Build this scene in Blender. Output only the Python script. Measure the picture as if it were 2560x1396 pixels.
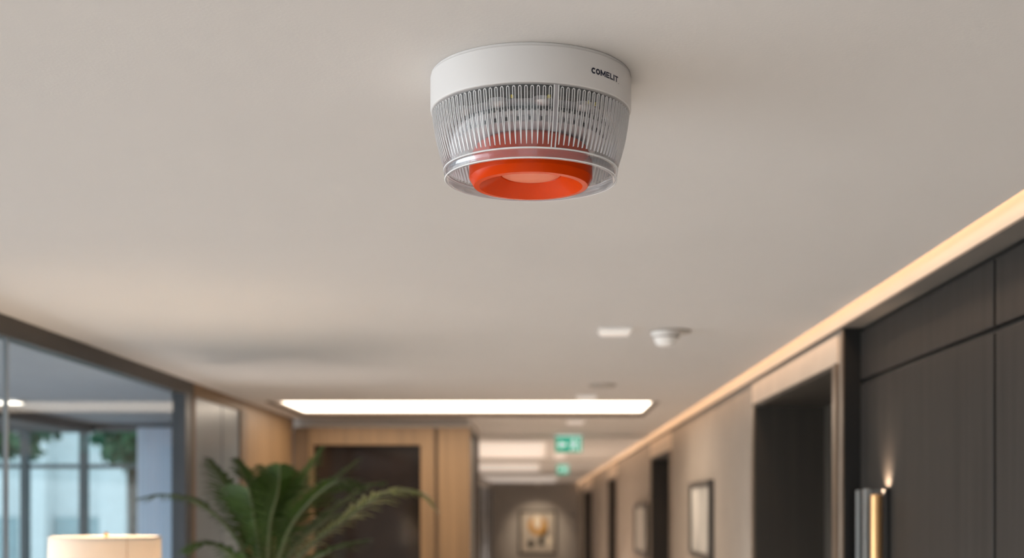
import bpy, bmesh, math, random
from mathutils import Vector, Matrix
random.seed(7)
PI = math.pi
scene = bpy.context.scene
C = scene.collection
for o in list(bpy.data.objects): bpy.data.objects.remove(o, do_unlink=True)

# ------------------------------------------------------------------ camera
F, VX, VY, EYE = 3200.0, 1350.0, 1270.0, 1.9      # focal length in px (2560 wide), corridor vanishing point, eye height
CEIL = 2.4
def P(px, py, D): return Vector(((px-VX)*D/F, D, EYE+(VY-py)*D/F))
def X(px, D): return (px-VX)*D/F
def Z(py, D): return EYE+(VY-py)*D/F
cd = bpy.data.cameras.new('camera'); cam = bpy.data.objects.new('camera', cd); C.objects.link(cam)
cam.location = (0, 0, EYE); cam.rotation_euler = (PI/2, 0, 0)
cd.sensor_fit = 'HORIZONTAL'; cd.sensor_width = 36; cd.lens = F/2560*36
cd.shift_x = -(VX-1280)/2560; cd.shift_y = (VY-698)/2560
cd.clip_start = 0.03; cd.clip_end = 200
cd.dof.use_dof = True; cd.dof.focus_distance = 1.41; cd.dof.aperture_fstop = 4.5
scene.camera = cam

# ------------------------------------------------------------------ world, daylight, fill lamps, exposure
w = bpy.data.worlds.new('world'); scene.world = w; w.use_nodes = True
bg = w.node_tree.nodes['Background']; bg.inputs[0].default_value = (0.80, 0.93, 1.0, 1); bg.inputs[1].default_value = 1.75
def area(name, loc, target, sx, sy, power, col):
    l = bpy.data.lights.new(name, 'AREA'); l.shape = 'RECTANGLE'; l.size = sx; l.size_y = sy; l.energy = power; l.color = col
    o = bpy.data.objects.new(name, l); C.objects.link(o); o.location = loc
    o.rotation_euler = (Vector(target)-Vector(loc)).to_track_quat('-Z', 'Y').to_euler(); return o
area('daylight_side_window', (-5.3, 1.2, 1.2), (0, 1.2, 1.2), 7.0, 2.0, 240, (1.0, 0.98, 0.97))
sk = area('added_floor_fill', (-5.2, 2.2, 1.55), (-0.75, 2.2, 0.0), 9.0, 1.3, 475, (1.0, 0.955, 0.91)); sk.data.spread = math.radians(44)  # added lamp, narrowed onto the floor so its bounce brightens the ceiling
area('added_back_fill', (-0.35, -3.35, 1.2), (-0.35, 0, 1.0), 1.9, 2.0, 2.5, (1.0, 0.92, 0.85))  # weak fill lamp added out of view behind the camera
vs = scene.view_settings
vs.view_transform = 'Standard'; vs.look = 'None'; vs.gamma = 1; vs.use_curve_mapping = False; vs.exposure = 0.0

# ------------------------------------------------------------------ materials
def newmat(name):
    m = bpy.data.materials.new(name); m.use_nodes = True
    return m, m.node_tree.nodes, m.node_tree.links, m.node_tree.nodes['Principled BSDF']
def mat(name, col, rough=0.5, metal=0.0, var=0.06, scale=(8, 8, 8), bump=0.0, bscale=60, emit=None, estr=0, spec=0.5, coat=0):
    m, n, l, b = newmat(name)
    b.inputs['Roughness'].default_value = rough; b.inputs['Metallic'].default_value = metal
    b.inputs['Specular IOR Level'].default_value = spec; b.inputs['Coat Weight'].default_value = coat
    tc = n.new('ShaderNodeTexCoord'); mp = n.new('ShaderNodeMapping'); mp.inputs['Scale'].default_value = scale
    nz = n.new('ShaderNodeTexNoise'); nz.inputs['Scale'].default_value = 1.0; nz.inputs['Detail'].default_value = 5
    rp = n.new('ShaderNodeValToRGB')
    rp.color_ramp.elements[0].color = (*[max(0, c*(1-var)) for c in col], 1); rp.color_ramp.elements[1].color = (*[min(1, c*(1+var)) for c in col], 1)
    rp.color_ramp.elements[0].position = .3; rp.color_ramp.elements[1].position = .7
    l.new(tc.outputs['Object'], mp.inputs[0]); l.new(mp.outputs[0], nz.inputs['Vector']); l.new(nz.outputs[0], rp.inputs[0]); l.new(rp.outputs[0], b.inputs['Base Color'])
    if bump:
        n2 = n.new('ShaderNodeTexNoise'); n2.inputs['Scale'].default_value = bscale; n2.inputs['Detail'].default_value = 3
        l.new(tc.outputs['Object'], n2.inputs['Vector'])
        bp = n.new('ShaderNodeBump'); bp.inputs['Strength'].default_value = bump; bp.inputs['Distance'].default_value = .002
        l.new(n2.outputs[0], bp.inputs['Height']); l.new(bp.outputs[0], b.inputs['Normal'])
    if emit:
        b.inputs['Emission Color'].default_value = (*emit, 1); b.inputs['Emission Strength'].default_value = estr
    return m
def clear_mat(name, tint, haze=0.0, hazecol=(.9, .9, .9), gloss_rough=0.02, boost=1.0):
    """thin clear sheet: lets light straight through, reflects by Fresnel, a little milky"""
    m, n, l, b = newmat(name); n.remove(b); out = n['Material Output']
    t = n.new('ShaderNodeBsdfTransparent'); t.inputs[0].default_value = (*tint, 1)
    g = n.new('ShaderNodeBsdfGlossy'); g.inputs['Roughness'].default_value = gloss_rough
    f = n.new('ShaderNodeFresnel'); f.inputs[0].default_value = 1.49
    mu = n.new('ShaderNodeMath'); mu.operation = 'MULTIPLY'; mu.use_clamp = True; mu.inputs[1].default_value = boost
    mx = n.new('ShaderNodeMixShader'); l.new(f.outputs[0], mu.inputs[0]); l.new(mu.outputs[0], mx.inputs[0])
    d = n.new('ShaderNodeBsdfDiffuse'); d.inputs[0].default_value = (*hazecol, 1)
    m0 = n.new('ShaderNodeMixShader'); m0.inputs[0].default_value = haze
    l.new(t.outputs[0], m0.inputs[1]); l.new(d.outputs[0], m0.inputs[2])
    l.new(m0.outputs[0], mx.inputs[1]); l.new(g.outputs[0], mx.inputs[2]); l.new(mx.outputs[0], out.inputs[0])
    return m
def translucent_mat(name, col, frac=.5):
    m, n, l, b = newmat(name); n.remove(b); out = n['Material Output']
    d = n.new('ShaderNodeBsdfDiffuse'); t = n.new('ShaderNodeBsdfTranslucent'); mx = n.new('ShaderNodeMixShader')
    d.inputs[0].default_value = t.inputs[0].default_value = (*col, 1); mx.inputs[0].default_value = frac
    l.new(d.outputs[0], mx.inputs[1]); l.new(t.outputs[0], mx.inputs[2]); l.new(mx.outputs[0], out.inputs[0]); return m
def glass_mat(name, col, rough, ior):
    m, n, l, b = newmat(name)
    b.inputs['Base Color'].default_value = (*col, 1); b.inputs['Roughness'].default_value = rough
    b.inputs['IOR'].default_value = ior; b.inputs['Transmission Weight'].default_value = 1.0; return m
M = dict(
    ceiling=mat('ceiling_paint', (.60, .565, .535), .85, var=.02, scale=(1.5, 1.5, 1.5), bump=.10, bscale=260, spec=.2),
    wall=mat('beige_wall', (.335, .28, .23), .7, var=.05, bump=.1),
    endwall=mat('grey_wall', (.52, .485, .45), .75, var=.05),
    cove=mat('cove_paint', (.50, .43, .36), .8, var=.02),
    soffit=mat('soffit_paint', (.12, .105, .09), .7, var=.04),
    floor=mat('stone_floor', (.66, .58, .51), .45, var=.1, scale=(2, 2, 2)),
    darkwood=mat('dark_oak_panel', (.023, .0195, .017), .55, var=.3, scale=(40, 40, 1.2), bump=.15, bscale=30, spec=.3),
    blackmetal=mat('black_metal', (.008, .0075, .007), .35, var=.1),
    bronze=mat('bronze_trim', (.23, .17, .125), .35, metal=.6, var=.1),
    doordark=mat('dark_door', (.030, .024, .018), .5, var=.2, scale=(30, 30, 1)),
    doorleaf=mat('door_leaf', (.062, .052, .042), .4, var=.15, scale=(30, 30, 1)),
    casing=mat('door_casing', (.62, .50, .39), .55, var=.06),
    rail=mat('frame_metal', (.045, .038, .032), .45, var=.1),
    postgrey=mat('frame_post', (.05, .055, .062), .4, var=.1),
    oak=mat('oak_panel', (.20, .12, .058), .5, var=.18, scale=(40, 40, 1.2), bump=.1, bscale=30),
    oakdark=mat('oak_groove', (.14, .085, .045), .55, var=.15, scale=(40, 40, 1.2)),
    darkpane=mat('dark_glazing', (.018, .012, .009), .08, var=.2, spec=.6),
    greypanel=mat('grey_glass_panel', (.20, .225, .245), .3, var=.05),
    white=mat('white_plastic', (.745, .712, .692), .38, var=.01),
    whitedim=mat('white_fixture', (.86, .82, .78), .4, var=.02),
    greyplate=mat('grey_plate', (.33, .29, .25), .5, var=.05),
    navy=mat('navy_print', (.012, .014, .035), .5, var=.05),
    orange=mat('orange_plastic', (.66, .048, .001), .25, var=.02, spec=.09),
    salmon=mat('orange_dome', (.82, .20, .10), .5, var=.02),
    pcb=mat('black_board', (.010, .011, .010), .45, var=.4, scale=(300, 300, 300)),
    silver=mat('reflector', (.55, .54, .55), .28, metal=.35, var=.08),
    greycore=mat('grey_core', (.42, .40, .41), .4, var=.1, scale=(60, 60, 60)),
    led=mat('yellow_led', (.98, .80, .05), .4, var=.05),
    steel=mat('steel', (.50, .52, .52), .3, metal=.8, var=.05),
    brass=mat('brass', (.66, .38, .17), .42, metal=.85, var=.06),
    leaf=mat('palm_leaf', (.038, .070, .010), .55, var=.35, scale=(6, 6, 6), spec=.2),
    stem=mat('palm_stem', (.085, .10, .03), .55, var=.2),
    trunk=mat('palm_trunk', (.12, .085, .05), .9, var=.3, bump=.5, bscale=40),
    pot=mat('ceramic_pot', (.28, .27, .26), .5, var=.08),
    soil=mat('soil', (.04, .03, .02), .95, var=.4, scale=(80, 80, 80)),
    shade=translucent_mat('lamp_shade_fabric', (.86, .78, .69), .3),
    seam=mat('shade_seam', (.55, .40, .28), .8, var=.05),
    led_warm=mat('led_strip', (.9, .7, .5), .5, emit=(1.0, .70, .46), estr=11.0),
    diffuser=mat('luminous_panel', (.9, .85, .8), .5, emit=(1.0, .86, .70), estr=5.0),
    softpanel=mat('soft_panel', (.8, .76, .72), .5, emit=(1.0, .92, .86), estr=.22),
    green=mat('exit_green', (.01, .30, .17), .4, emit=(.02, .50, .34), estr=.55),
    signwhite=mat('exit_white', (.85, .9, .88), .4, emit=(.75, 1.0, .95), estr=.6),
    frame=mat('picture_frame', (.06, .05, .042), .4, var=.1),
    canvas=mat('cream_canvas', (.60, .54, .47), .8, var=.1),
    gold=mat('gold_paint', (.62, .33, .08), .5, var=.25, scale=(5, 5, 5)),
    paleblob=mat('pale_paint', (.95, .86, .72), .6, var=.05),
    darkpaint=mat('dark_paint', (.03, .027, .02), .6, var=.2),
    brush=mat('brush_canvas', (.42, .39, .35), .8, var=.45, scale=(5, 5, 2)),
    glass=clear_mat('partition_glass', (.80, .86, .90), boost=.07),
    winglass=clear_mat('window_glass', (.80, .91, .92), boost=.6),
    lens=clear_mat('clear_lens', (.93, .93, .935), haze=.075, hazecol=(.88, .86, .86), boost=.6),
    rib=glass_mat('lens_rib', (.97, .97, .97), .06, 1.45),
    ring=clear_mat('lens_ring', (.95, .955, .97), haze=.09, hazecol=(.86, .88, .94), boost=.6),
    curtain=translucent_mat('curtain_fabric', (.84, .88, .95), .65),
    mull=mat('mullion', (.10, .13, .14), .5, var=.05),
    facade=mat('pale_facade', (.78, .80, .80), .8, var=.05),
    facadedark=mat('facade_glass', (.30, .42, .45), .2, var=.1),
    ground=mat('paving', (.55, .57, .56), .8, var=.1),
    foliage=mat('tree_leaves', (.05, .14, .07), .6, var=.4, scale=(3, 3, 3)),
    bark=mat('bark', (.10, .08, .06), .9, var=.3),
    carpet=mat('carpet', (.10, .10, .11), .95, var=.15),
    lounge_ceiling=mat('lounge_ceiling_paint', (.34, .355, .38), .8, var=.03),
    milky=clear_mat('frosted_edge', (.95, .95, .95), haze=.88, hazecol=(.98, .97, .965), gloss_rough=.15),
    lightframe=mat('light_frame', (.13, .09, .06), .7, var=.03),
    seamstrip=clear_mat('seam_plastic', (.9, .89, .91), haze=.66, hazecol=(.78, .73, .75), boost=.5),
    film=clear_mat('frosted_film', (.95, .95, .95), haze=.34, hazecol=(.92, .9, .9), boost=.4),
    leaf_lit=mat('lit_palm_leaf', (.17, .19, .035), .42, var=.3, scale=(6, 6, 6)),  # lighter copy of the palm leaf: warm light painted into one frond
    lounge_beam=mat('lounge_beam', (.10, .10, .105), .7, var=.05),
)

# ------------------------------------------------------------------ mesh helpers
class MB:
    def __init__(s): s.v = []; s.f = []
    def box(s, x0, x1, y0, y1, z0, z1):
        b = len(s.v)
        s.v += [(x, y, z) for z in (z0, z1) for y in (y0, y1) for x in (x0, x1)]
        s.f += [tuple(b+i for i in q) for q in ((0, 2, 3, 1), (4, 5, 7, 6), (0, 1, 5, 4), (2, 6, 7, 3), (0, 4, 6, 2), (1, 3, 7, 5))]
        return s
    def lathe(s, prof, n=64, c=(0, 0), closed=False, a0=0):
        b = len(s.v); m = len(prof)
        for k in range(n):
            a = a0+2*PI*k/n
            for r, z in prof: s.v.append((c[0]+r*math.cos(a), c[1]+r*math.sin(a), z))
        for k in range(n):
            k2 = (k+1) % n
            for i in range(m if closed else m-1):
                j = (i+1) % m
                s.f.append((b+k*m+i, b+k2*m+i, b+k2*m+j, b+k*m+j))
        return s
    def tube(s, pts, rad, n=8):
        b = len(s.v); pts = [Vector(p) for p in pts]
        for i, p in enumerate(pts):
            t = (pts[min(i+1, len(pts)-1)]-pts[max(i-1, 0)]).normalized()
            u = t.cross(Vector((0, 1, 0)) if abs(t.y) < .9 else Vector((1, 0, 0))).normalized(); v2 = t.cross(u)
            r = rad[i] if isinstance(rad, (list, tuple)) else rad
            for k in range(n):
                a = 2*PI*k/n; s.v.append(tuple(p+u*r*math.cos(a)+v2*r*math.sin(a)))
        for i in range(len(pts)-1):
            for k in range(n):
                k2 = (k+1) % n; s.f.append((b+i*n+k, b+i*n+k2, b+(i+1)*n+k2, b+(i+1)*n+k))
        s.f.append(tuple(b+k for k in range(n))[::-1]); s.f.append(tuple(b+(len(pts)-1)*n+k for k in range(n)))
        return s
    def poly(s, pts):
        b = len(s.v); s.v += [tuple(p) for p in pts]; s.f.append(tuple(range(b, b+len(pts)))); return s
    def prism_y(s, pts, y0, y1):
        """outline in x,z pushed from y0 to y1"""
        b = len(s.v); n = len(pts)
        s.v += [(x, y0, z) for x, z in pts]+[(x, y1, z) for x, z in pts]
        s.f.append(tuple(range(b, b+n))); s.f.append(tuple(range(b+2*n-1, b+n-1, -1)))
        for i in range(n):
            j = (i+1) % n; s.f.append((b+i, b+n+i, b+n+j, b+j))
        return s
    def build(s, name, m, parent=None, org=(0, 0, 0), smooth=False, bevel=0, fix=True, sharp=38):
        me = bpy.data.meshes.new(name)
        me.from_pydata([(x-org[0], y-org[1], z-org[2]) for x, y, z in s.v], [], s.f); me.update()
        if fix:
            bm = bmesh.new(); bm.from_mesh(me); bmesh.ops.recalc_face_normals(bm, faces=bm.faces); bm.to_mesh(me); bm.free()
        me.materials.append(M[m] if isinstance(m, str) else m)
        o = bpy.data.objects.new(name, me); C.objects.link(o)
        if parent: o.parent = parent
        if parent is None: o.location = org
        if smooth:
            me.polygons.foreach_set('use_smooth', [True]*len(me.polygons))
            me.set_sharp_from_angle(angle=math.radians(sharp))
        if bevel:
            b = o.modifiers.new('bevel', 'BEVEL'); b.width = bevel; b.segments = 2; b.limit_method = 'ANGLE'
        return o
def empty(name, loc):
    o = bpy.data.objects.new(name, None); C.objects.link(o); o.location = loc; o.empty_display_size = .05; return o
def tag(o, label, cat, group=None):
    o['label'] = label; o['category'] = cat
    if group: o['group'] = group
    return o
def struct(o, label=None):
    o['kind'] = 'structure'
    if label: o['label'] = label
    return o

# ------------------------------------------------------------------ room shell
R0, R1, R2 = .760, .800, .852            # ceiling edge, cove face, wall face (right)
H2 = CEIL-.021                           # underside of the right-hand bulkhead
L = -1.386                               # glass partition line (left)
YB, YE = -3.5, 27.0
CX0, CX1, CY0, CY1 = -1.29, .555, 6.04, 7.02   # luminous ceiling recess
struct(MB().box(-5.5, L, YB, 7.6, -.1, 0).build('floor_lounge', 'carpet'), 'dark carpet floor of the lounge')
struct(MB().box(-5.5, L-.02, YB, 7.8, CEIL, CEIL+.012).build('ceiling_lounge', 'lounge_ceiling'), 'grey lounge ceiling')
struct(MB().box(L, 1.2, YB, YE+.1, -.1, 0).build('floor', 'floor'), 'pale stone floor of the corridor')
c = MB(); T = CEIL+.012
c.box(L-.02, R0, YB, CY0, CEIL, T); c.box(L-.02, CX0, CY0, CY1, CEIL, T); c.box(CX1, R0, CY0, CY1, CEIL, T); c.box(L-.02, R0, CY1, YE+.1, CEIL, T)
ceiling = struct(c.build('ceiling', 'ceiling', fix=False), 'warm white plaster ceiling')
# cove at the right edge: slot above the ceiling edge, washed vertical face, dark soffit
cv = struct(MB().box(.68, .695, YB, YE, T, CEIL+.08).box(.68, R1, YB, YE, CEIL+.08, CEIL+.10).box(R1, 1.2, YB, YE, H2+.004, CEIL+.10).build('trim_1', 'cove'), 'cream cove face along the ceiling edge')
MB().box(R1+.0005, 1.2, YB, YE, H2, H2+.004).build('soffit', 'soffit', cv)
tag(MB().box(.742, .764, YB, YE-.02, CEIL+.056, CEIL+.064).build('cove_light', 'led_warm'), 'warm light strip hidden in the cove along dark panelled wall', 'light')
# right wall
RW = .812; kw = RW/R2                     # the beige wall stands a little proud of the dark panelling
DOORS = [(a*kw, b*kw, c_*kw) for a, b, c_ in ((3.69, 5.06, .411), (8.34, 9.74, .378), (14.2, 15.85, .345), (20.9, 24.6, .30))]
rw = MB(); y = 3.43
for a, b_, hh in DOORS:
    rw.box(RW, 1.2, y, a, 0, H2); rw.box(RW, 1.2, a, b_, EYE+hh, H2); y = b_
rw.box(RW, 1.2, y, YE, 0, H2)
wr = struct(rw.build('wall_right', 'wall'), 'beige plaster wall with dark doorways')
for i, (a, b_, hh) in enumerate(DOORS):
    e = struct(empty('door_%d' % (i+1), (RW, (a+b_)/2, 0)), 'dark recessed doorway in the beige wall'); og = e.location
    t = .012; z1 = EYE+hh
    MB().box(RW-.004, 1.07, a, a+t, 0, z1-t).box(RW-.004, 1.07, b_-t, b_, 0, z1-t).box(RW-.004, 1.07, a, b_, z1-t, z1).build('reveal', 'doordark', e, og)
    lf = MB().box(1.07, 1.11, a, b_, 0, z1).build('leaf', 'doorleaf', e, og)
    MB().box(1.045, 1.07, a+.10, a+.12, .95, 1.25).build('handle', 'steel', lf, og)
    k = .045
    MB().box(RW-.010, RW, b_, b_+k, 0, z1+.0).box(RW-.010, RW, a-k, a, 0, z1+.0).build('side_casing', 'bronze', e, og)
    MB().box(RW-.006, RW, a-k, b_+k, z1, H2-.012).build('head_casing', 'casing', e, og)
# dark wood panelling of the near right wall
bk = struct(MB().box(R2+.012, 1.2, YB, 3.41, 0, H2).build('wall_right_near', 'blackmetal'), 'black backing of the dark wood panelling')
zj = EYE+.3345
ys = [3.41, 2.40, 1.40, .40, -.60, -1.60, -2.60, -3.5]
for i in range(len(ys)-1):
    for z0, z1 in ((0, zj-.006), (zj+.006, H2-.012)):
        MB().box(R2, R2+.014, ys[i+1]+.006, ys[i]-.006, z0, z1).build('panel', 'darkwood', bk, bevel=.0015)
pt = struct(MB().box(RW-.002, 1.2, 3.41, 3.43, 0, H2).build('trim_2', 'blackmetal'), 'black metal end face between dark panels and doorway')
MB().box(RW-.006, RW-.002, 3.412, 3.43, 0, H2-.002).build('bronze_strip', 'bronze', pt)
# end wall and the far left wall of the corridor
struct(MB().box(-1.2, 1.2, YE, YE+.1, 0, CEIL+.1).build('wall_end', 'endwall'), 'taupe end wall of the corridor')
fl = struct(MB().box(-1.2, -1.0, 8.24, YE, 0, CEIL).build('wall_left_far', 'endwall'), 'grey far left wall of the corridor')
for y0 in (21.0, 22.6, 24.2, 25.6):
    MB().box(-1.0, -.985, y0, y0+.5, 0, 2.25).build('panel', 'rail', fl)
    MB().box(-1.0, -.985, y0+.7, y0+1.1, 0, 2.25).build('panel', 'curtain', fl)
struct(MB().box(-5.5, 1.2, YB-.1, YB, 0, .15).box(-5.5, -1.45, YB-.1, YB, 0, CEIL).box(.75, 1.2, YB-.1, YB, 0, CEIL).box(-5.5, 1.2, YB-.1, YB, 2.25, CEIL+.1).build('wall_back', 'wall'), 'wall with a wide window opening')

# ------------------------------------------------------------------ left glass partition
gp = struct(empty('wall_left', (L, 2, 0)), 'dark framed glass partition'); og = gp.location
MB().box(L-.05, L, YB, 5.12, CEIL-.053, CEIL).build('top_rail', 'rail', gp, og)
MB().box(L-.05, L, YB, 5.12, 0, .06).build('bottom_rail', 'rail', gp, og)
MB().box(L-.05, L+.004, 4.99, 5.085, .06, CEIL-.053).build('post', 'postgrey', gp, og)
MB().box(L-.05, L+.006, 5.085, 5.13, 0, CEIL-.053).build('edge_trim', 'oakdark', gp, og)
pj = [4.99, 3.365, 1.75, .13, -1.5, -3.5]
for i in range(len(pj)-1):
    MB().poly([(L-.02, pj[i]-.001, .06), (L-.02, pj[i+1]+.007, .06), (L-.02, pj[i+1]+.007, CEIL-.053), (L-.02, pj[i]-.001, CEIL-.053)]).build('glass_pane', 'glass', gp, og)
    if i: MB().box(L-.026, L-.014, pj[i]-.001, pj[i]+.007, .06, CEIL-.053).build('joint', 'greypanel', gp, og)
ow = struct(empty('wall_left_timber', (L, 6.2, 0)), 'oak clad end of the partition'); og = ow.location
MB().box(L-.05, L, 5.13, 7.2, CEIL-.05, CEIL).build('top_rail', 'oak', ow, og)
MB().box(L-.03, L-.012, 5.13, 5.62, 0, CEIL-.05).build('glass_panel', 'greypanel', ow, og)
MB().box(L-.03, L-.010, 5.625, 5.93, 0, CEIL-.05).build('glass_panel', 'greypanel', ow, og)
MB().box(L-.05, L, 5.935, 6.05, 0, CEIL-.05).build('oak_board', 'oakdark', ow, og)
yb = 6.055
while yb < 7.1:
    MB().box(L-.05, L, yb, min(yb+.275, 7.19), 0, CEIL-.05).build('oak_board', 'oak', ow, og); yb += .28

# ------------------------------------------------------------------ oak portal
DB = 7.2; bx1 = X(1175, DB); zt = Z(1069, DB)
pw = struct(empty('wall_portal', (-.9, DB, 0)), 'oak portal with a dark glazed door'); og = pw.location
ox0, ox1, oz = X(783, DB), X(1052, DB), Z(1113, DB)
MB().box(L-.6, bx1+.005, DB+.06, 8.24, zt, CEIL).build('bulkhead', 'ceiling', pw, og)
MB().box(L, X(770, DB), DB, DB+.08, 0, zt).build('oak_board', 'oakdark', pw, og)
MB().box(X(772, DB), ox0, DB-.01, DB+.08, 0, oz).build('oak_jamb', 'oak', pw, og)
MB().box(X(772, DB), X(1086, DB), DB-.01, DB+.08, oz, zt).build('oak_header', 'oak', pw, og)
MB().box(ox1, X(1086, DB), DB-.01, DB+.08, 0, oz).build('oak_jamb', 'oak', pw, og)
MB().box(X(1086, DB), X(1096, DB), DB+.02, DB+.08, 0, zt).build('groove', 'oakdark', pw, og)
MB().box(X(1096, DB), bx1, DB-.01, DB+.08, 0, zt).build('oak_board', 'oak', pw, og)
MB().box(ox0, ox1, DB+.05, DB+.07, 0, oz).build('dark_pane', 'darkpane', pw, og)
MB().box(L, bx1-.002, DB+.08, 8.24, 0, zt).build('core', 'blackmetal', pw, og)
MB().box(bx1-.012, bx1, DB+.08, DB+.45, 0, zt-.05).build('side_board', 'greypanel', pw, og)
MB().box(bx1-.012, bx1+.004, DB+.5, 8.2, 0, zt-.02).build('side_board', 'rail', pw, og)

# ------------------------------------------------------------------ lounge behind the glass
DW = 7.6
ww = struct(MB().box(-2.11, L-.05, DW, DW+.2, 0, CEIL).box(-5.5, -2.11, DW, DW+.2, Z(1075, DW), CEIL).box(-5.5, -2.11, DW, DW+.2, 0, .1).build('wall_lounge', 'lounge_beam'), 'grey lounge wall around the window')
win = struct(empty('window_1', (-3.2, DW, 0)), 'tall lounge window with slim mullions'); og = win.location
mx = [-5.4, -4.49, -4.14, -3.79, -3.44, -3.088, -2.736, -2.387, -2.12]
zt1 = Z(1075, DW)
for i, x in enumerate(mx):
    MB().box(x-.02, x+.02, DW+.05, DW+.11, .1, zt1).build('mullion', 'mull', win, og)
    if i:
        MB().box(mx[i-1]+.02, x-.02, DW+.06, DW+.1, 2.135, 2.16).build('transom', 'mull', win, og)
        for z0, z1 in ((.1, 2.135), (2.16, zt1)):
            MB().poly([(mx[i-1]+.02, DW+.08, z0), (x-.02, DW+.08, z0), (x-.02, DW+.08, z1), (mx[i-1]+.02, DW+.08, z1)]).build('pane', 'winglass', win, og)
wn2 = struct(empty('window_2', (-5.47, 2, 0)), 'glazed side of the lounge'); og = wn2.location
MB().box(-5.5, -5.44, YB, DW, 2.33, CEIL).build('head', 'mull', wn2, og)
for k in range(11): MB().box(-5.5, -5.44, YB+k*1.1, YB+k*1.1+.05, 0, 2.33).build('mullion', 'mull', wn2, og)
struct(MB().box(-2.9, -2.65, 3.0, DW, 2.345, CEIL).build('trim_3', 'lounge_beam'), 'dark beam under the lounge ceiling')
cu = MB(); n = 60; z0, z1 = .05, 2.37
for k in range(n+1):
    x = -2.36+.26*k/n; yy = 7.5+.022*math.sin(k*.75)+.008*math.sin(k*1.9)
    cu.v += [(x, yy, z0), (x, yy, z1)]
for k in range(n): cu.f.append((2*k, 2*k+2, 2*k+3, 2*k+1))
tag(cu.build('curtain', 'curtain', smooth=True), 'pale translucent curtain hanging beside the lounge window', 'curtain')
e = tag(empty('reflection_bar', (-2.47, 5.95, CEIL)), 'short glowing bar standing in for a warm reflection in the glass', 'light'); og = e.location  # glowing bar in place of a warm reflection on the partition glass
MB().box(-2.56, -2.41, 5.9, 6.0, CEIL-.012, CEIL).build('housing', 'whitedim', e, og)  # back of the bar that stands in for the reflection
MB().box(-2.55, -2.42, 5.91, 5.99, CEIL-.016, CEIL-.012).build('diffuser', 'diffuser', e, og)  # glowing face of the bar that stands in for the reflection

# outside
struct(MB().box(-30, -1.3, 8.3, 60, -.2, -.05).build('ground', 'ground'), 'pale paving outside the window')
bd = tag(empty('building', (-8, 20, -.05)), 'pale building with tall glazed bays beyond the lounge window', 'building'); og = bd.location
MB().box(-16, -2.2, 20.3, 24, -.05, 5.5).build('wall', 'facade', bd, og)
for k in range(10):
    MB().box(-15.6+k*1.25, -15.2+k*1.25, 19.9, 20.3, -.05, 5.5).build('pier', 'facade', bd, og)
    MB().box(-15.15+k*1.25, -14.4+k*1.25, 20.22, 20.3, .2, 1.75).build('window', 'facadedark', bd, og)
def tree(x, y, z, rx, rz, label, seed):
    random.seed(seed)
    e = tag(empty('tree', (x, y, -.05)), label, 'tree', 'trees outside the lounge window'); og = e.location
    MB().tube([(x, y, -.05), (x+.05, y, 1.2), (x, y, z)], [.09, .07, .05], 8).build('trunk', 'bark', e, og)
    f = MB()
    for _ in range(900):
        d = Vector((random.gauss(0, 1), random.gauss(0, 1), random.gauss(0, 1))).normalized()*random.random()**.45
        p = Vector((x+d.x*rx, y+d.y*rx, z+d.z*rz)); u = Vector((random.uniform(-1, 1), random.uniform(-1, 1), random.uniform(-1, 1))).normalized()*.09
        v = u.cross(Vector((random.uniform(-1, 1), random.uniform(-1, 1), .5))).normalized()*.05
        f.poly([p-u, p+v, p+u, p-v])
    o = f.build('foliage', 'foliage', e, og, fix=False); o['kind'] = 'stuff'
tree(-5.2, 12.0, 2.8, .75, .52, 'leafy green tree outside, in line with the far left mullion', 3)
tree(-4.35, 13.6, 2.8, .42, .50, 'leafy green tree outside between the two lounge mullions', 4)
tree(-3.75, 12.2, 2.78, .45, .5, 'leafy green tree outside next to the pale curtain', 5)

# ------------------------------------------------------------------ ceiling fittings
e = tag(empty('ceiling_light', ((CX0+CX1)/2, (CY0+CY1)/2, CEIL)), 'long glowing light panel recessed across the ceiling', 'light'); og = e.location
rz = CEIL+.0265
MB().box(CX0, CX1, CY0, CY1, rz, rz+.01).build('diffuser', 'diffuser', e, og)
MB().box(CX0-.012, CX0, CY0-.012, CY1+.012, CEIL-.0005, rz+.01).box(CX1, CX1+.012, CY0-.012, CY1+.012, CEIL-.0005, rz+.01).box(CX0, CX1, CY1, CY1+.012, CEIL-.0005, rz+.01).box(CX0, CX1, CY0-.012, CY0, CEIL-.0005, rz+.01).build('frame', 'lightframe', e, og)
def small_fixture(px0, px1, py, dep, label, D=None, h=.012, watt=0):
    D = (CEIL-EYE-h)*F/(VY-py) if D is None else D
    x0, x1 = X(px0, D), X(px1, D)
    e = tag(empty('emergency_light', ((x0+x1)/2, D, CEIL)), label, 'light', 'small white ceiling fittings'); og = e.location
    MB().box(x0, x1, D-dep/2, D+dep/2, CEIL-h*.5, CEIL).build('housing', 'whitedim', e, og, bevel=.001)
    MB().box(x0+.006, x1-.006, D-dep/2+.006, D+dep/2-.006, CEIL-h, CEIL-h*.5).build('diffuser', 'softpanel', e, og, bevel=.001)
    if watt:
        l = bpy.data.lights.new('downlight', 'SPOT'); l.energy = watt; l.color = (1, .90, .80); l.spot_size = math.radians(75); l.spot_blend = .8; l.shadow_soft_size = .03
        o = bpy.data.objects.new('downlight', l); C.objects.link(o); o.parent = e; o.location = (0, 0, -h-.004)
small_fixture(1497, 1578, 836, .11, 'small white rectangular light on the ceiling beside the grey domed detector')
small_fixture(1440, 1492, 998, .12, 'small white fitting on the ceiling just before the long light panel')
small_fixture(1416, 1461, 1059, .2, 'small white fitting on the ceiling between light panel and green sign', watt=720)
small_fixture(1386, 1414, 1143, .8, 'small white fitting on the ceiling between the two green signs', h=.02, watt=720)
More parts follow.
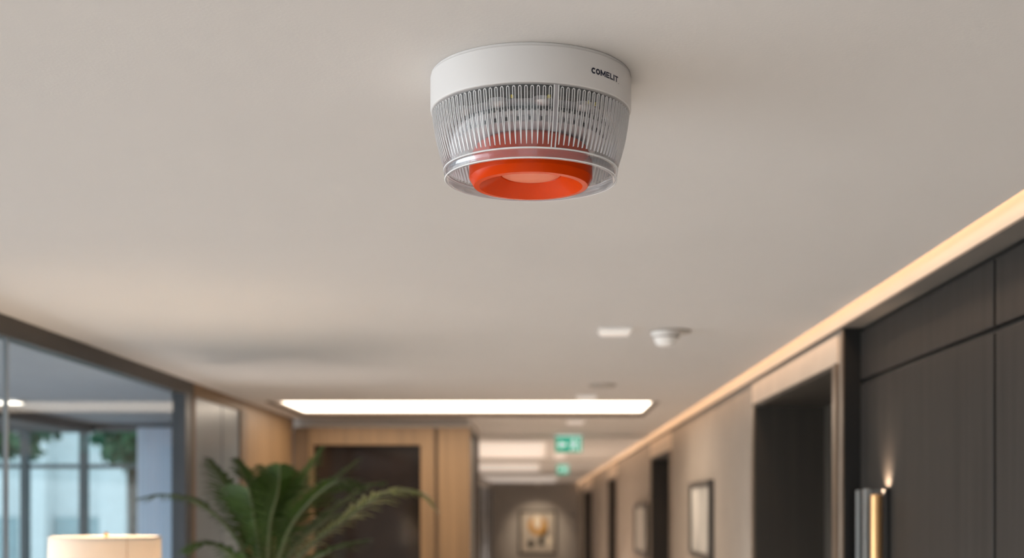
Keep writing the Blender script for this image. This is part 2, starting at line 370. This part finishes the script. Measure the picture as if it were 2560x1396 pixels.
# second detector
D2 = 3.62; x2 = X(1664, D2)
e = tag(empty('smoke_detector', (x2, D2, CEIL)), 'small grey domed detector on the ceiling beyond the orange one', 'detector'); og = e.location
MB().lathe([(0, CEIL-.005), (.056, CEIL-.005), (.058, CEIL-.003), (.058, CEIL), (0, CEIL)], 40, (x2+.014, D2)).build('shadow_plate', 'greyplate', e, og, smooth=True)  # dark disc set off to the right as the dome's painted cast shadow
MB().lathe([(0, CEIL-.043), (.020, CEIL-.042), (.027, CEIL-.038), (.036, CEIL-.018), (.042, CEIL-.010), (.042, CEIL-.005), (0, CEIL-.005)], 40, (x2, D2)).build('dome', 'whitedim', e, og, smooth=True)
MB().lathe([(.0365, CEIL-.0205), (.0385, CEIL-.0205), (.0405, CEIL-.016), (.037, CEIL-.016)], 40, (x2, D2), closed=True).build('grille', 'greyplate', e, og, smooth=True)
D3 = 5.2; x3 = X(1505, D3)
e = tag(empty('ceiling_vent', (x3, D3, CEIL)), 'small round taupe vent flush on the ceiling', 'vent'); og = e.location
MB().lathe([(.05, CEIL-.008), (.056, CEIL-.006), (.058, CEIL), (.048, CEIL), (.046, CEIL-.006)], 32, (x3, D3), closed=True).build('ring', 'greyplate', e, og, smooth=True)
MB().lathe([(0, CEIL-.006), (.04, CEIL-.006), (.04, CEIL), (0, CEIL)], 32, (x3, D3)).build('disc', 'greyplate', e, og, smooth=True)
# shallow cross beams and soft panels of the far corridor ceiling
for k, (y0, y1, d) in enumerate(((8.75, 9.3, .018), (13.2, 13.9, .018), (18.2, 19.2, .018))):
    struct(MB().box(-1.0, R0-.02, y0, y1, CEIL-d, CEIL).build('trim_%d' % (4+k), 'ceiling'), 'shallow cross beam under the far ceiling')
for (y0, y1, xr, lab) in ((9.6, 12.6, .05, 'soft ceiling panel behind the first green sign'), (14.2, 17.6, .0, 'soft ceiling panel behind the second green sign'), (20, 25, .3, 'soft ceiling panel next to the end wall')):
    e = tag(empty('ceiling_panel', ((xr-.95)/2, (y0+y1)/2, CEIL)), lab, 'light', 'far ceiling panels'); og = e.location
    MB().box(-.95, xr, y0, y1, CEIL-.006, CEIL).build('frame', 'whitedim', e, og)
    MB().box(-.93, xr-.02, y0+.02, y1-.02, CEIL-.009, CEIL-.006).build('diffuser', 'softpanel', e, og)
    for q in (.25, .75):
        l = bpy.data.lights.new('panel_light', 'SPOT'); l.energy = 680; l.color = (1, .91, .82); l.spot_size = math.radians(80); l.spot_blend = .9; l.shadow_soft_size = .15
        o = bpy.data.objects.new('panel_light', l); C.objects.link(o); o.parent = e; o.location = (0, (q-.5)*(y1-y0), -.02)

# exit signs
def exit_sign(px0, px1, py0, py1, D, label):
    x0, x1, z1, z0 = X(px0, D), X(px1, D), Z(py0, D), Z(py1, D); wd, ht = x1-x0, z1-z0
    e = tag(empty('exit_sign', ((x0+x1)/2, D, CEIL)), label, 'sign', 'green exit signs'); og = e.location
    MB().box(x0, x1, D, D+.018, z0, z1).build('panel', 'green', e, og)
    MB().box(x0, x1, D-.003, D+.021, z1, min(z1+.008, CEIL)).build('top_edge', 'signwhite', e, og)
    MB().tube([((x0+x1)/2, D+.009, z1), ((x0+x1)/2, D+.009, CEIL)], .004, 8).build('hanger', 'whitedim', e, og)
    q = lambda pts: [(x0+u*wd, z0+v*ht) for u, v in pts]
    y0, y1 = D-.002, D
    a = MB()
    a.prism_y(q([(.08, .48), (.22, .74), (.22, .58), (.42, .58), (.42, .38), (.22, .38), (.22, .22)]), y0, y1)
    a.build('arrow', 'signwhite', e, og)
    b = MB()                                    # running figure in a doorway
    b.prism_y(q([(.68+.05*math.cos(t), .80+.085*math.sin(t)) for t in [2*PI*i/10 for i in range(10)]]), y0, y1)
    b.prism_y(q([(.62, .70), (.74, .66), (.72, .40), (.62, .42)]), y0, y1)
    b.prism_y(q([(.62, .70), (.63, .62), (.52, .50), (.49, .54)]), y0, y1)
    b.prism_y(q([(.74, .66), (.83, .54), (.80, .49), (.72, .58)]), y0, y1)
    b.prism_y(q([(.62, .42), (.69, .40), (.62, .12), (.55, .12)]), y0, y1)
    b.prism_y(q([(.66, .42), (.73, .40), (.80, .22), (.76, .14)]), y0, y1)
    b.build('running_figure', 'signwhite', e, og)
    MB().prism_y(q([(.88, .06), (.93, .06), (.93, .94), (.88, .94)]), y0, y1).build('doorway_mark', 'signwhite', e, og)
exit_sign(1389, 1455, 1092, 1131, 8.55, 'larger green exit sign hanging in front of the light panels')
exit_sign(1392, 1422, 1164, 1186, 14.6, 'smaller green exit sign hanging deeper in the corridor')

# ------------------------------------------------------------------ pictures
Dp = YE; px0, px1, py0, py1 = 1297, 1392, 1277, 1388
x0, x1, z1, z0 = X(px0, Dp), X(px1, Dp), Z(py0, Dp), Z(py1, Dp)
e = tag(empty('painting', ((x0+x1)/2, Dp, z0)), 'framed abstract painting with a gold bowl shape on the end wall', 'painting'); og = e.location
fw = .05
MB().box(x0, x0+fw, Dp-.05, Dp, z0, z1).box(x1-fw, x1, Dp-.05, Dp, z0, z1).box(x0+fw, x1-fw, Dp-.05, Dp, z1-fw, z1).box(x0+fw, x1-fw, Dp-.05, Dp, z0, z0+fw).build('frame', 'frame', e, og, bevel=.01)
cv2 = MB().box(x0+fw, x1-fw, Dp-.03, Dp, z0+fw, z1-fw).build('canvas', 'canvas', e, og)
cx, cz = (x0+x1)/2, (z0+z1)/2; W2, H_ = x1-x0, z1-z0
ell = lambda ax, az, rx, rz_, n=20, t0=0, t1=2*PI: [(cx+ax*W2+rx*W2*math.cos(t0+(t1-t0)*i/n), cz+az*H_+rz_*H_*math.sin(t0+(t1-t0)*i/n)) for i in range(n)]
MB().prism_y(ell(0, .16, .25, .22), Dp-.032, Dp-.03).build('gold_shape', 'gold', cv2, og)
MB().prism_y(ell(-.01, .24, .11, .17), Dp-.034, Dp-.032).build('pale_shape', 'paleblob', cv2, og)
MB().prism_y([(cx+a*W2, cz+b*H_) for a, b in ((.02, -.28), (.16, -.30), (.15, -.15), (.28, .02), (.24, .10), (.10, -.06), (.03, -.12))], Dp-.034, Dp-.032).build('dark_shape', 'darkpaint', cv2, og)
MB().prism_y(ell(-.18, -.25, .09, .09), Dp-.034, Dp-.032).build('dark_shape', 'darkpaint', cv2, og)
MB().prism_y(ell(.29, -.20, .07, .13), Dp-.033, Dp-.031).build('pale_shape', 'paleblob', cv2, og)
sp = tag(empty('picture_spotlight', (cx, YE-1.3, CEIL)), 'small ceiling spotlight aimed at the gold painting', 'light'); so = sp.location
MB().tube([(cx, YE-1.3, CEIL), (cx, YE-1.3, CEIL-.03)], .012, 12).build('stem', 'whitedim', sp, so)
MB().lathe([(0, CEIL-.03), (.03, CEIL-.03), (.032, CEIL-.075), (.026, CEIL-.08), (0, CEIL-.07)], 20, (cx, YE-1.3)).build('head', 'whitedim', sp, so, smooth=True)
l = bpy.data.lights.new('picture_beam', 'SPOT'); l.energy = 70; l.color = (1, .80, .58); l.spot_size = math.radians(60); l.spot_blend = .8; l.shadow_soft_size = .03
o = bpy.data.objects.new('picture_beam', l); C.objects.link(o); o.parent = sp; o.location = (0, 0, -.085); o.rotation_euler = (math.radians(52), 0, 0)
def wall_picture(y0, y1, z0, z1, label):
    e = tag(empty('picture', (RW, (y0+y1)/2, z0)), label, 'picture', 'pictures on the beige wall'); og = e.location
    fw = .03; a, b = RW-.025, RW
    MB().box(a, b, y0, y0+fw, z0, z1).box(a, b, y1-fw, y1, z0, z1).box(a, b, y0+fw, y1-fw, z1-fw, z1).box(a, b, y0+fw, y1-fw, z0, z0+fw).build('frame', 'frame', e, og, bevel=.003)
    MB().box(RW-.012, b, y0+fw, y1-fw, z0+fw, z1-fw).build('canvas', 'brush', e, og)
wall_picture(6.27*kw, 7.12*kw, EYE-.253, EYE+.133, 'dark framed grey brushstroke picture on the beige wall between the nearest two doorways')
wall_picture(9.98*kw, 11.3*kw, EYE-.38, EYE+.033, 'pale picture on the beige wall just past the second doorway')

# ------------------------------------------------------------------ wall sconce on the dark panels
ys_ = 3.18
e = tag(empty('wall_sconce', (R2, ys_, 1.5)), 'black and brass wall sconce with steel bars on dark panelling', 'sconce'); og = e.location
zt_, zb_ = EYE+.048, EYE-.35
MB().box(R2-.012, R2, 3.11, 3.34, zb_, zt_-.002).build('backplate', 'blackmetal', e, og, bevel=.002)
MB().box(R2-.026, R2-.012, 3.335, 3.35, zb_, zt_-.002).build('steel_bar', 'steel', e, og, bevel=.002)
MB().box(R2-.030, R2-.012, 3.24, 3.258, zb_, zt_).build('steel_bar', 'steel', e, og, bevel=.002)
MB().lathe([(.011, zb_), (.014, zb_+.002), (.014, EYE+.030), (.011, EYE+.032), (.011, zb_+.3)], 24, (R2-.028, 3.135)).build('brass_tube', 'brass', e, og, smooth=True)
for nm, zz, ax in (('sconce_up', EYE+.036, 0), ('sconce_down', EYE-.36, PI)):
    l = bpy.data.lights.new(nm, 'SPOT'); l.energy = 6; l.color = (1, .74, .52); l.spot_size = math.radians(105); l.spot_blend = .9; l.shadow_soft_size = .006
    o = bpy.data.objects.new(nm, l); C.objects.link(o); o.parent = e; o.location = Vector((R2-.022, 3.135, zz))-og
    o.rotation_euler = Vector((.7, 0, -1 if ax else 1)).to_track_quat('-Z', 'Y').to_euler()

# ------------------------------------------------------------------ floor lamp
Dl = 3.2; xl = X(263.5, Dl); zl = Z(1343, Dl); rl = 133.5*Dl/F
e = tag(empty('floor_lamp', (xl, Dl, 0)), 'slim floor lamp with a glowing cream drum shade by the glass', 'lamp'); og = e.location
MB().lathe([(0, 0), (.13, 0), (.13, .015), (.12, .022), (.015, .03), (0, .03)], 40, (xl, Dl)).build('base', 'brass', e, og, smooth=True)
MB().tube([(xl, Dl, .03), (xl, Dl, 1.66)], .009, 12).build('pole', 'brass', e, og, smooth=True)
sh = MB().lathe([(rl+.006, zl-.25), (rl, zl), (rl-.0015, zl), (rl+.0045, zl-.25)], 72, (xl, Dl), closed=True).build('shade', 'shade', e, og, smooth=True)
MB().lathe([(rl+.0005, zl-.006), (rl+.001, zl+.001), (rl-.0025, zl+.001), (rl-.0022, zl-.006)], 72, (xl, Dl), closed=True).build('rim', 'shade', sh, og, smooth=True)
a = -math.acos(min(1, (350-263.5)/133.5))
sx, sy = math.cos(a), math.sin(a)
MB().tube([(xl+(rl+.0062)*sx, Dl+(rl+.0062)*sy, zl-.25), (xl+(rl+.0002)*sx, Dl+(rl+.0002)*sy, zl)], .0012, 6).build('seam', 'seam', sh, og)
for k in range(3):
    t = 2*PI*k/3+.4
    MB().tube([(xl, Dl, zl-.004), (xl+(rl-.001)*math.cos(t), Dl+(rl-.001)*math.sin(t), zl-.006)], .0018, 6).build('spider_arm', 'brass', sh, og)
MB().tube([(xl, Dl, 1.66), (xl, Dl, zl-.002)], .004, 8).build('harp', 'brass', e, og)
MB().lathe([(0, zl-.004), (.005, zl-.004), (.004, zl+.003), (.006, zl+.007), (.003, zl+.012), (0, zl+.013)], 16, (xl+.002, Dl)).build('finial', 'brass', e, og, smooth=True)
bl = MB().lathe([(0, zl-.165), (.03, zl-.155), (.048, zl-.125), (.048, zl-.105), (.03, zl-.075), (0, zl-.065)], 20, (xl, Dl)).build('bulb', mat('bulb_glow', (1, .9, .8), .5, emit=(1, .78, .52), estr=52), e, og, smooth=True)

# ------------------------------------------------------------------ palm
Dm = 4.05
cb = P(668, 1490, Dm)
pm = tag(empty('potted_palm', (cb.x, cb.y, 0)), 'tall potted palm with arching green fronds in front of the oak portal', 'plant'); og = pm.location
MB().lathe([(0, 0), (.15, 0), (.19, .34), (.20, .36), (.185, .36), (.175, .31), (0, .31)], 40, (cb.x, cb.y)).build('pot', 'pot', pm, og, smooth=True)
MB().lathe([(0, .33), (.178, .325)], 32, (cb.x, cb.y)).build('soil', 'soil', pm, og)
MB().tube([(cb.x, cb.y, .3), (cb.x+.01, cb.y, .9), (cb.x, cb.y, cb.z+.01)], [.045, .038, .034], 12).build('trunk', 'trunk', pm, og, smooth=True)
def frond(ctrl, wid, seed, fold=.28, n=44, lm='leaf'):
    rnd = random.Random(seed); pts = [cb+Vector((0, 0, -.03))]+[P(*c) for c in ctrl]
    def cat(t):
        s = t*(len(pts)-1); i = min(int(s), len(pts)-2); u = s-i
        p0, p1, p2, p3 = pts[max(i-1, 0)], pts[i], pts[i+1], pts[min(i+2, len(pts)-1)]
        return .5*((2*p1)+(p2-p0)*u+(2*p0-5*p1+4*p2-p3)*u*u+(3*p1-p0-3*p2+p3)*u**3)
    line = [cat(k/30) for k in range(31)]
    st = MB().tube(line, [.0065*(1-k/31)+.0012 for k in range(31)], 6)
    lf = MB()
    for k in range(n):
        t = .20+.80*k/(n-1); p = cat(t); tg = (cat(min(t+.01, 1))-cat(max(t-.01, 0))).normalized()
        side = tg.cross(Vector((0, 0, 1)))
        if side.length < .3: side = tg.cross(Vector((0, 1, .3)))
        side.normalize(); up = side.cross(tg).normalized()
        ln = 1.3*wid*(math.sin(PI*min(1, (t-.12)*1.0))**.6)*(1-.85*t**3)+.010
        for sg in (-1, 1):
            d = (tg*(.55+.5*t)+side*sg*.85+up*(fold+rnd.uniform(-.12, .12))).normalized()
            l2 = ln*rnd.uniform(.85, 1.1); wv = tg.cross(d).cross(d).normalized()
            hw = .0048*(.6+.6*math.sin(PI*min(1, t)))
            b = len(lf.v); dr = Vector((0, 0, -1))
            for s, h in ((0, .35), (.3, 1), (.65, .75), (1, .03)):
                q = p+d*l2*s+dr*l2*.45*s*s
                lf.v += [tuple(q-wv*hw*h), tuple(q+wv*hw*h)]
            for j in range(3): lf.f.append((b+2*j, b+2*j+1, b+2*j+3, b+2*j+2))
    o = st.build('frond', 'stem', pm, og, smooth=True)
    lf.build('leaflets', lm, o, og, fix=False)
    return o
D_ = Dm
FR = [
    ([(590, 1345, D_-.05), (500, 1262, D_-.05), (420, 1238, D_), (345, 1248, D_)], .10),
    ([(620, 1330, D_+.1), (570, 1235, D_+.15), (520, 1148, D_+.2)], .13),
    ([(640, 1320, D_-.1), (622, 1225, D_-.12), (590, 1150, D_-.1)], .12),
    ([(655, 1330, D_+.1), (668, 1240, D_+.2), (650, 1165, D_+.3)], .13),
    ([(675, 1320, D_-.12), (695, 1230, D_-.2), (700, 1165, D_-.22)], .13),
    ([(700, 1330, D_+.1), (750, 1220, D_+.15), (805, 1122, D_+.2)], .12),
    ([(720, 1330, D_+.1), (800, 1235, D_+.2), (895, 1150, D_+.3)], .12),
    ([(715, 1345, D_-.12), (770, 1260, D_-.22), (840, 1205, D_-.3), (880, 1215, D_-.34)], .13),
    ([(735, 1370, D_-.05), (820, 1290, D_-.1), (900, 1225, D_-.1), (955, 1205, D_-.1)], .11),
    ([(750, 1390, D_-.1), (860, 1300, D_-.15), (960, 1235, D_-.2), (1040, 1232, D_-.2), (1085, 1270, D_-.2)], .115),
    ([(740, 1430, D_-.15), (840, 1370, D_-.25), (920, 1350, D_-.3)], .10),
    ([(600, 1410, D_-.1), (530, 1360, D_-.15), (465, 1375, D_-.2)], .10),
    ([(640, 1370, D_+.2), (590, 1280, D_+.35), (540, 1230, D_+.45)], .12),
    ([(720, 1390, D_+.2), (800, 1310, D_+.4), (880, 1280, D_+.5)], .12),
]
for i, (ct, wd) in enumerate(FR): frond(ct, wd, 20+i, lm='leaf_lit' if i == 9 else 'leaf')

ul = tag(empty('added_uplight', (-1.14, 4.74, 0)), 'added black floor uplight, out of view, brightening the ceiling behind the palm', 'light'); og = ul.location  # unseen lamp added to brighten the ceiling patch above the palm
MB().lathe([(0, 0), (.05, 0), (.05, .02), (.035, .03), (.04, .12), (.034, .12), (.03, .10), (0, .10)], 24, (-1.14, 4.74)).build('housing', 'blackmetal', ul, og, smooth=True)
l = bpy.data.lights.new('added_uplight_beam', 'SPOT'); l.energy = 38; l.color = (1, .86, .72); l.spot_size = math.radians(40); l.spot_blend = 1; l.shadow_soft_size = .2
o = bpy.data.objects.new('added_uplight_beam', l); C.objects.link(o); o.parent = ul; o.location = (0, 0, .125); o.rotation_euler = (PI, 0, 0)

# ------------------------------------------------------------------ the ceiling siren (main subject)
DC = 1.488; xc = X(1327, DC)
sd = tag(empty('fire_alarm_beacon', (xc, DC, CEIL)), 'large round white ceiling alarm with clear ribbed lens and orange sounder', 'alarm')
NS = 128
def lz(prof): return [(r, -t) for r, t in prof]
MB().lathe(lz([(0, 0), (.1148, 0), (.1155, .0008), (.1155, .0030), (.1158, .0034), (.1163, .0040), (.1163, .0405), (.1158, .0425), (.1142, .0432), (.100, .0432), (.100, .030), (0, .030)]), NS).build('base', 'white', sd, smooth=True)
# lens shell
def rl_(t): return .1146-(t-.0432)/(.1095-.0432)*.0146-.0022*math.sin(PI*(t-.0432)/(.1095-.0432))*-1
lens_prof = [(rl_(.0432+(.1095-.0432)*k/16), .0432+(.1095-.0432)*k/16) for k in range(17)]
lens = MB().lathe(lz(lens_prof), NS).build('lens', 'lens', sd, smooth=True)
MB().lathe(lz([(.1002, .1095), (.1010, .1105), (.1000, .1182), (.0990, .1200), (.0972, .1206), (.0955, .1200), (.0950, .1182), (.0962, .1105), (.0970, .1095)]), NS, closed=True).build('bottom_ring', 'ring', lens, smooth=True)
MB().lathe(lz([(.1008, .1082), (.1014, .1088), (.1014, .1096), (.1008, .1100), (.0990, .1096), (.0990, .1086)]), NS, closed=True).build('edge_bead', 'milky', lens, smooth=True)
MB().lathe(lz([(.0998, .1188), (.1003, .1196), (.0994, .1203), (.0988, .1198)]), NS, closed=True).build('edge_bead', 'milky', lens, smooth=True)
# ribs: one mesh, shared
def rib_mesh(t0, t1, taper, w, rad):
    """raised U-shaped edge of one moulded rib: two lines joined by a round top, closing to a point below"""
    half = []
    for k in range(9):
        t = taper+(t1-taper)*k/8; half.append((w*(1-k/8)**.85, t))
    half = [(0, t0), (w*.7, t0+w*.35), (w, t0+w*1.1), (w, (t0+taper)/2)]+half
    path = [(-a, t) for a, t in half[:0:-1]]+half
    m = MB(); n = 4
    for k, (a, t) in enumerate(path):
        q, p = path[max(k-1, 0)], path[min(k+1, len(path)-1)]
        da, dt = p[0]-q[0], p[1]-q[1]; ln = math.hypot(da, dt) or 1
        na, nt = dt/ln*rad, -da/ln*rad
        r = rl_(t)-.0002
        m.v += [(-(r+.0003), a-na, -(t-nt)), (-(r+.0003), a+na, -(t+nt)), (-(r-.0016), a+na*.6, -(t+nt*.6)), (-(r-.0016), a-na*.6, -(t-nt*.6))]
    for k in range(len(path)-1):
        for j in range(n):
            j2 = (j+1) % n; m.f.append((k*n+j, k*n+j2, (k+1)*n+j2, (k+1)*n+j))
    m.f.append(tuple(range(n))[::-1]); m.f.append(tuple((len(path)-1)*n+j for j in range(n)))
    m.nloop = len(m.f)                        # the frosted web closing the pointed lower end
    web = [p for p in half if p[1] >= taper]; b = len(m.v)
    for a, t in web: m.v += [(-(rl_(t)-.0008), -a, -t), (-(rl_(t)-.0008), a, -t)]
    for k in range(len(web)-1): m.f.append((b+2*k, b+2*k+1, b+2*k+3, b+2*k+2))
    return m
NR = 108; seam_a = math.asin((1388-1327)/244.0)
rib0 = None
for k in range(NR):
    if k == 0: continue                       # the gap of the moulding seam
    ang = PI/2+seam_a+2*PI*k/NR
    if rib0 is None:
        rm = rib_mesh(.0462, .1050, .070, .00135, .00036); rib0 = rm.build('rib', 'milky', lens, fix=False); o = rib0
        rib0.data.materials.append(M['film'])
        for pi in range(rm.nloop, len(rib0.data.polygons)): rib0.data.polygons[pi].material_index = 1
    else:
        o = rib0.copy(); C.objects.link(o)
    o.parent = lens; o.rotation_euler = (0, 0, ang)
for dlt in (-.022, .022):                      # the two fins beside the seam
    f = MB()
    for k in range(9):
        t = .0445+(.1085-.0445)*k/8; r = rl_(t)
        f.v += [(-(r+.0004), -.0005, -t), (-(r+.0004), .0005, -t), (-(r-.002), .0005, -t), (-(r-.002), -.0005, -t)]
    for k in range(8):
        for j in range(4):
            j2 = (j+1) % 4; f.f.append((k*4+j, k*4+j2, (k+1)*4+j2, (k+1)*4+j))
    o = f.build('seam_fin', 'milky', lens); o.rotation_euler = (0, 0, PI/2+seam_a+dlt)
st = MB()
for k in range(9):
    t = .0440+(.092-.0440)*k/8; r = rl_(t)-.0008; wv = .0030*(1 if k < 7 else (1-.3*(k-6)))
    st.v += [(-r, -wv, -t), (-r, wv, -t), (-(r-.0012), wv, -t), (-(r-.0012), -wv, -t)]
for k in range(8):
    for j in range(4):
        j2 = (j+1) % 4; st.f.append((k*4+j, k*4+j2, (k+1)*4+j2, (k+1)*4+j))
o = st.build('seam_strip', 'seamstrip', lens); o.rotation_euler = (0, 0, PI/2+seam_a)
# electronics seen through the lens
bd = MB().lathe(lz([(0, .0434), (.1085, .0434), (.1080, .0500), (.1040, .0535), (0, .0535)]), NS).build('circuit_board', 'pcb', sd, smooth=True)
core = MB().lathe(lz([(0, .0535), (.094, .0535), (.094, .055), (.088, .0590), (.090, .0600), (.090, .066), (.084, .069), (.084, .0755), (.078, .0775), (0, .0775)]), NS).build('reflector_core', 'greycore', sd, smooth=True)
MB().lathe(lz([(.0905, .0605), (.0915, .0610), (.0915, .0650), (.0905, .0655)]), NS, closed=True).build('dark_band', 'pcb', core, smooth=True)
for k in range(12):
    a = -PI/2+2*PI*(k+.5)/12-.12
    m = MB(); m.lathe([(0, -.004), (.0045, -.0035), (.0085, 0), (.009, .004), (0, .004)], 20)
    o = m.build('reflector_cup', 'silver', core, smooth=True); o.location = (.093*math.cos(a), .093*math.sin(a), -.0575); o.scale = (1.25, 1.25, 1)
    o.rotation_euler = (0, 0, a)
for k in range(40):
    a = 2*PI*k/40
    o = MB().box(-.0012, .0012, -.0016, .0016, -.002, .002).build('vent_slot', 'pcb', core); o.location = (.0835*math.cos(a), .0835*math.sin(a), -.0722); o.rotation_euler = (0, 0, a)
for px in (1117, 1285, 1371, 1465, 1483, 1545):
    s = max(-.97, min(.97, (px-1327)/226.0)); a = -PI/2+math.asin(s)
    o = MB().box(-.0014, .0014, -.0014, .0014, -.0016, .0016).build('led', 'led', bd, bevel=.0003); o.location = (.1045*math.cos(a), .1045*math.sin(a), -.0545); o.rotation_euler = (0, 0, a)
# orange sounder horn
MB().lathe(lz([(0, .0775), (.058, .0775), (.0645, .082), (.0685, .090), (.0700, .098), (.0716, .099), (.0716, .1170), (.0712, .1180), (.0668, .1258), (.0660, .1265), (.0600, .1270), (.0592, .1266), (.0350, .1140), (.0342, .1120), (0, .1120)]), NS).build('sounder_horn', 'orange', sd, smooth=True, sharp=24)
MB().lathe(lz([(0, .1168), (.012, .1165), (.024, .1156), (.031, .1146), (.0342, .1130)]), 96).build('sounder_dome', 'salmon', sd, smooth=True)
# printed lettering round the base
lt = MB(); hgt = .0066; zc = -.0236; hr = hgt/.1163          # letter height as an angle
def letter(ch, a0, a1):
    w_ = (a1-a0)/hr; s = .27; polys = []
    def ring(t0, t1, n):
        rx, rz = w_/2, .5
        for i in range(n):
            p, q = t0+(t1-t0)*i/n, t0+(t1-t0)*(i+1)/n
            g = lambda t, k: (rx+(rx-k)*math.cos(t), .5+(rz-k)*math.sin(t))
            polys.append([g(p, 0), g(q, 0), g(q, s), g(p, s)])
    B = lambda x0, x1, z0, z1: polys.append([(x0, z0), (x1, z0), (x1, z1), (x0, z1)])
    if ch == 'C': ring(math.radians(42), math.radians(318), 16)
    if ch == 'O': ring(0, 2*PI, 22)
    if ch == 'M':
        B(0, s, 0, 1); B(w_-s, w_, 0, 1); c_ = w_/2
        polys.append([(s*.8, 1), (s*.8, .55), (c_, .05), (c_, .45)]); polys.append([(c_, .45), (c_, .05), (w_-s*.8, .55), (w_-s*.8, 1)])
    if ch == 'E': B(0, s, 0, 1); B(s, w_, 0, .22); B(s, w_*.92, .39, .61); B(s, w_, .78, 1)
    if ch == 'L': B(0, s, 0, 1); B(s, w_, 0, .24)
    if ch == 'I': B(0, w_, 0, 1)
    if ch == 'T': B(0, w_, .77, 1); B(w_/2-s/2, w_/2+s/2, 0, .77)
    if ch == '.': B(0, w_, -.12, -.06)
    for p in polys:
        lt.poly([(.11645*math.sin(a0+u*hr), -.11645*math.cos(a0+u*hr), zc+(v-.5)*hgt) for u, v in p])
for ch, a0, a1 in (('C', .609, .665), ('O', .6625, .7165), ('M', .7215, .791), ('E', .799, .850), ('L', .858, .904), ('I', .910, .927), ('T', .933, .994), ('.', .996, 1.012)):
    letter(ch, a0, a1)
o = lt.build('lettering', 'navy', sd, fix=False); o['label'] = 'navy printed brand lettering'
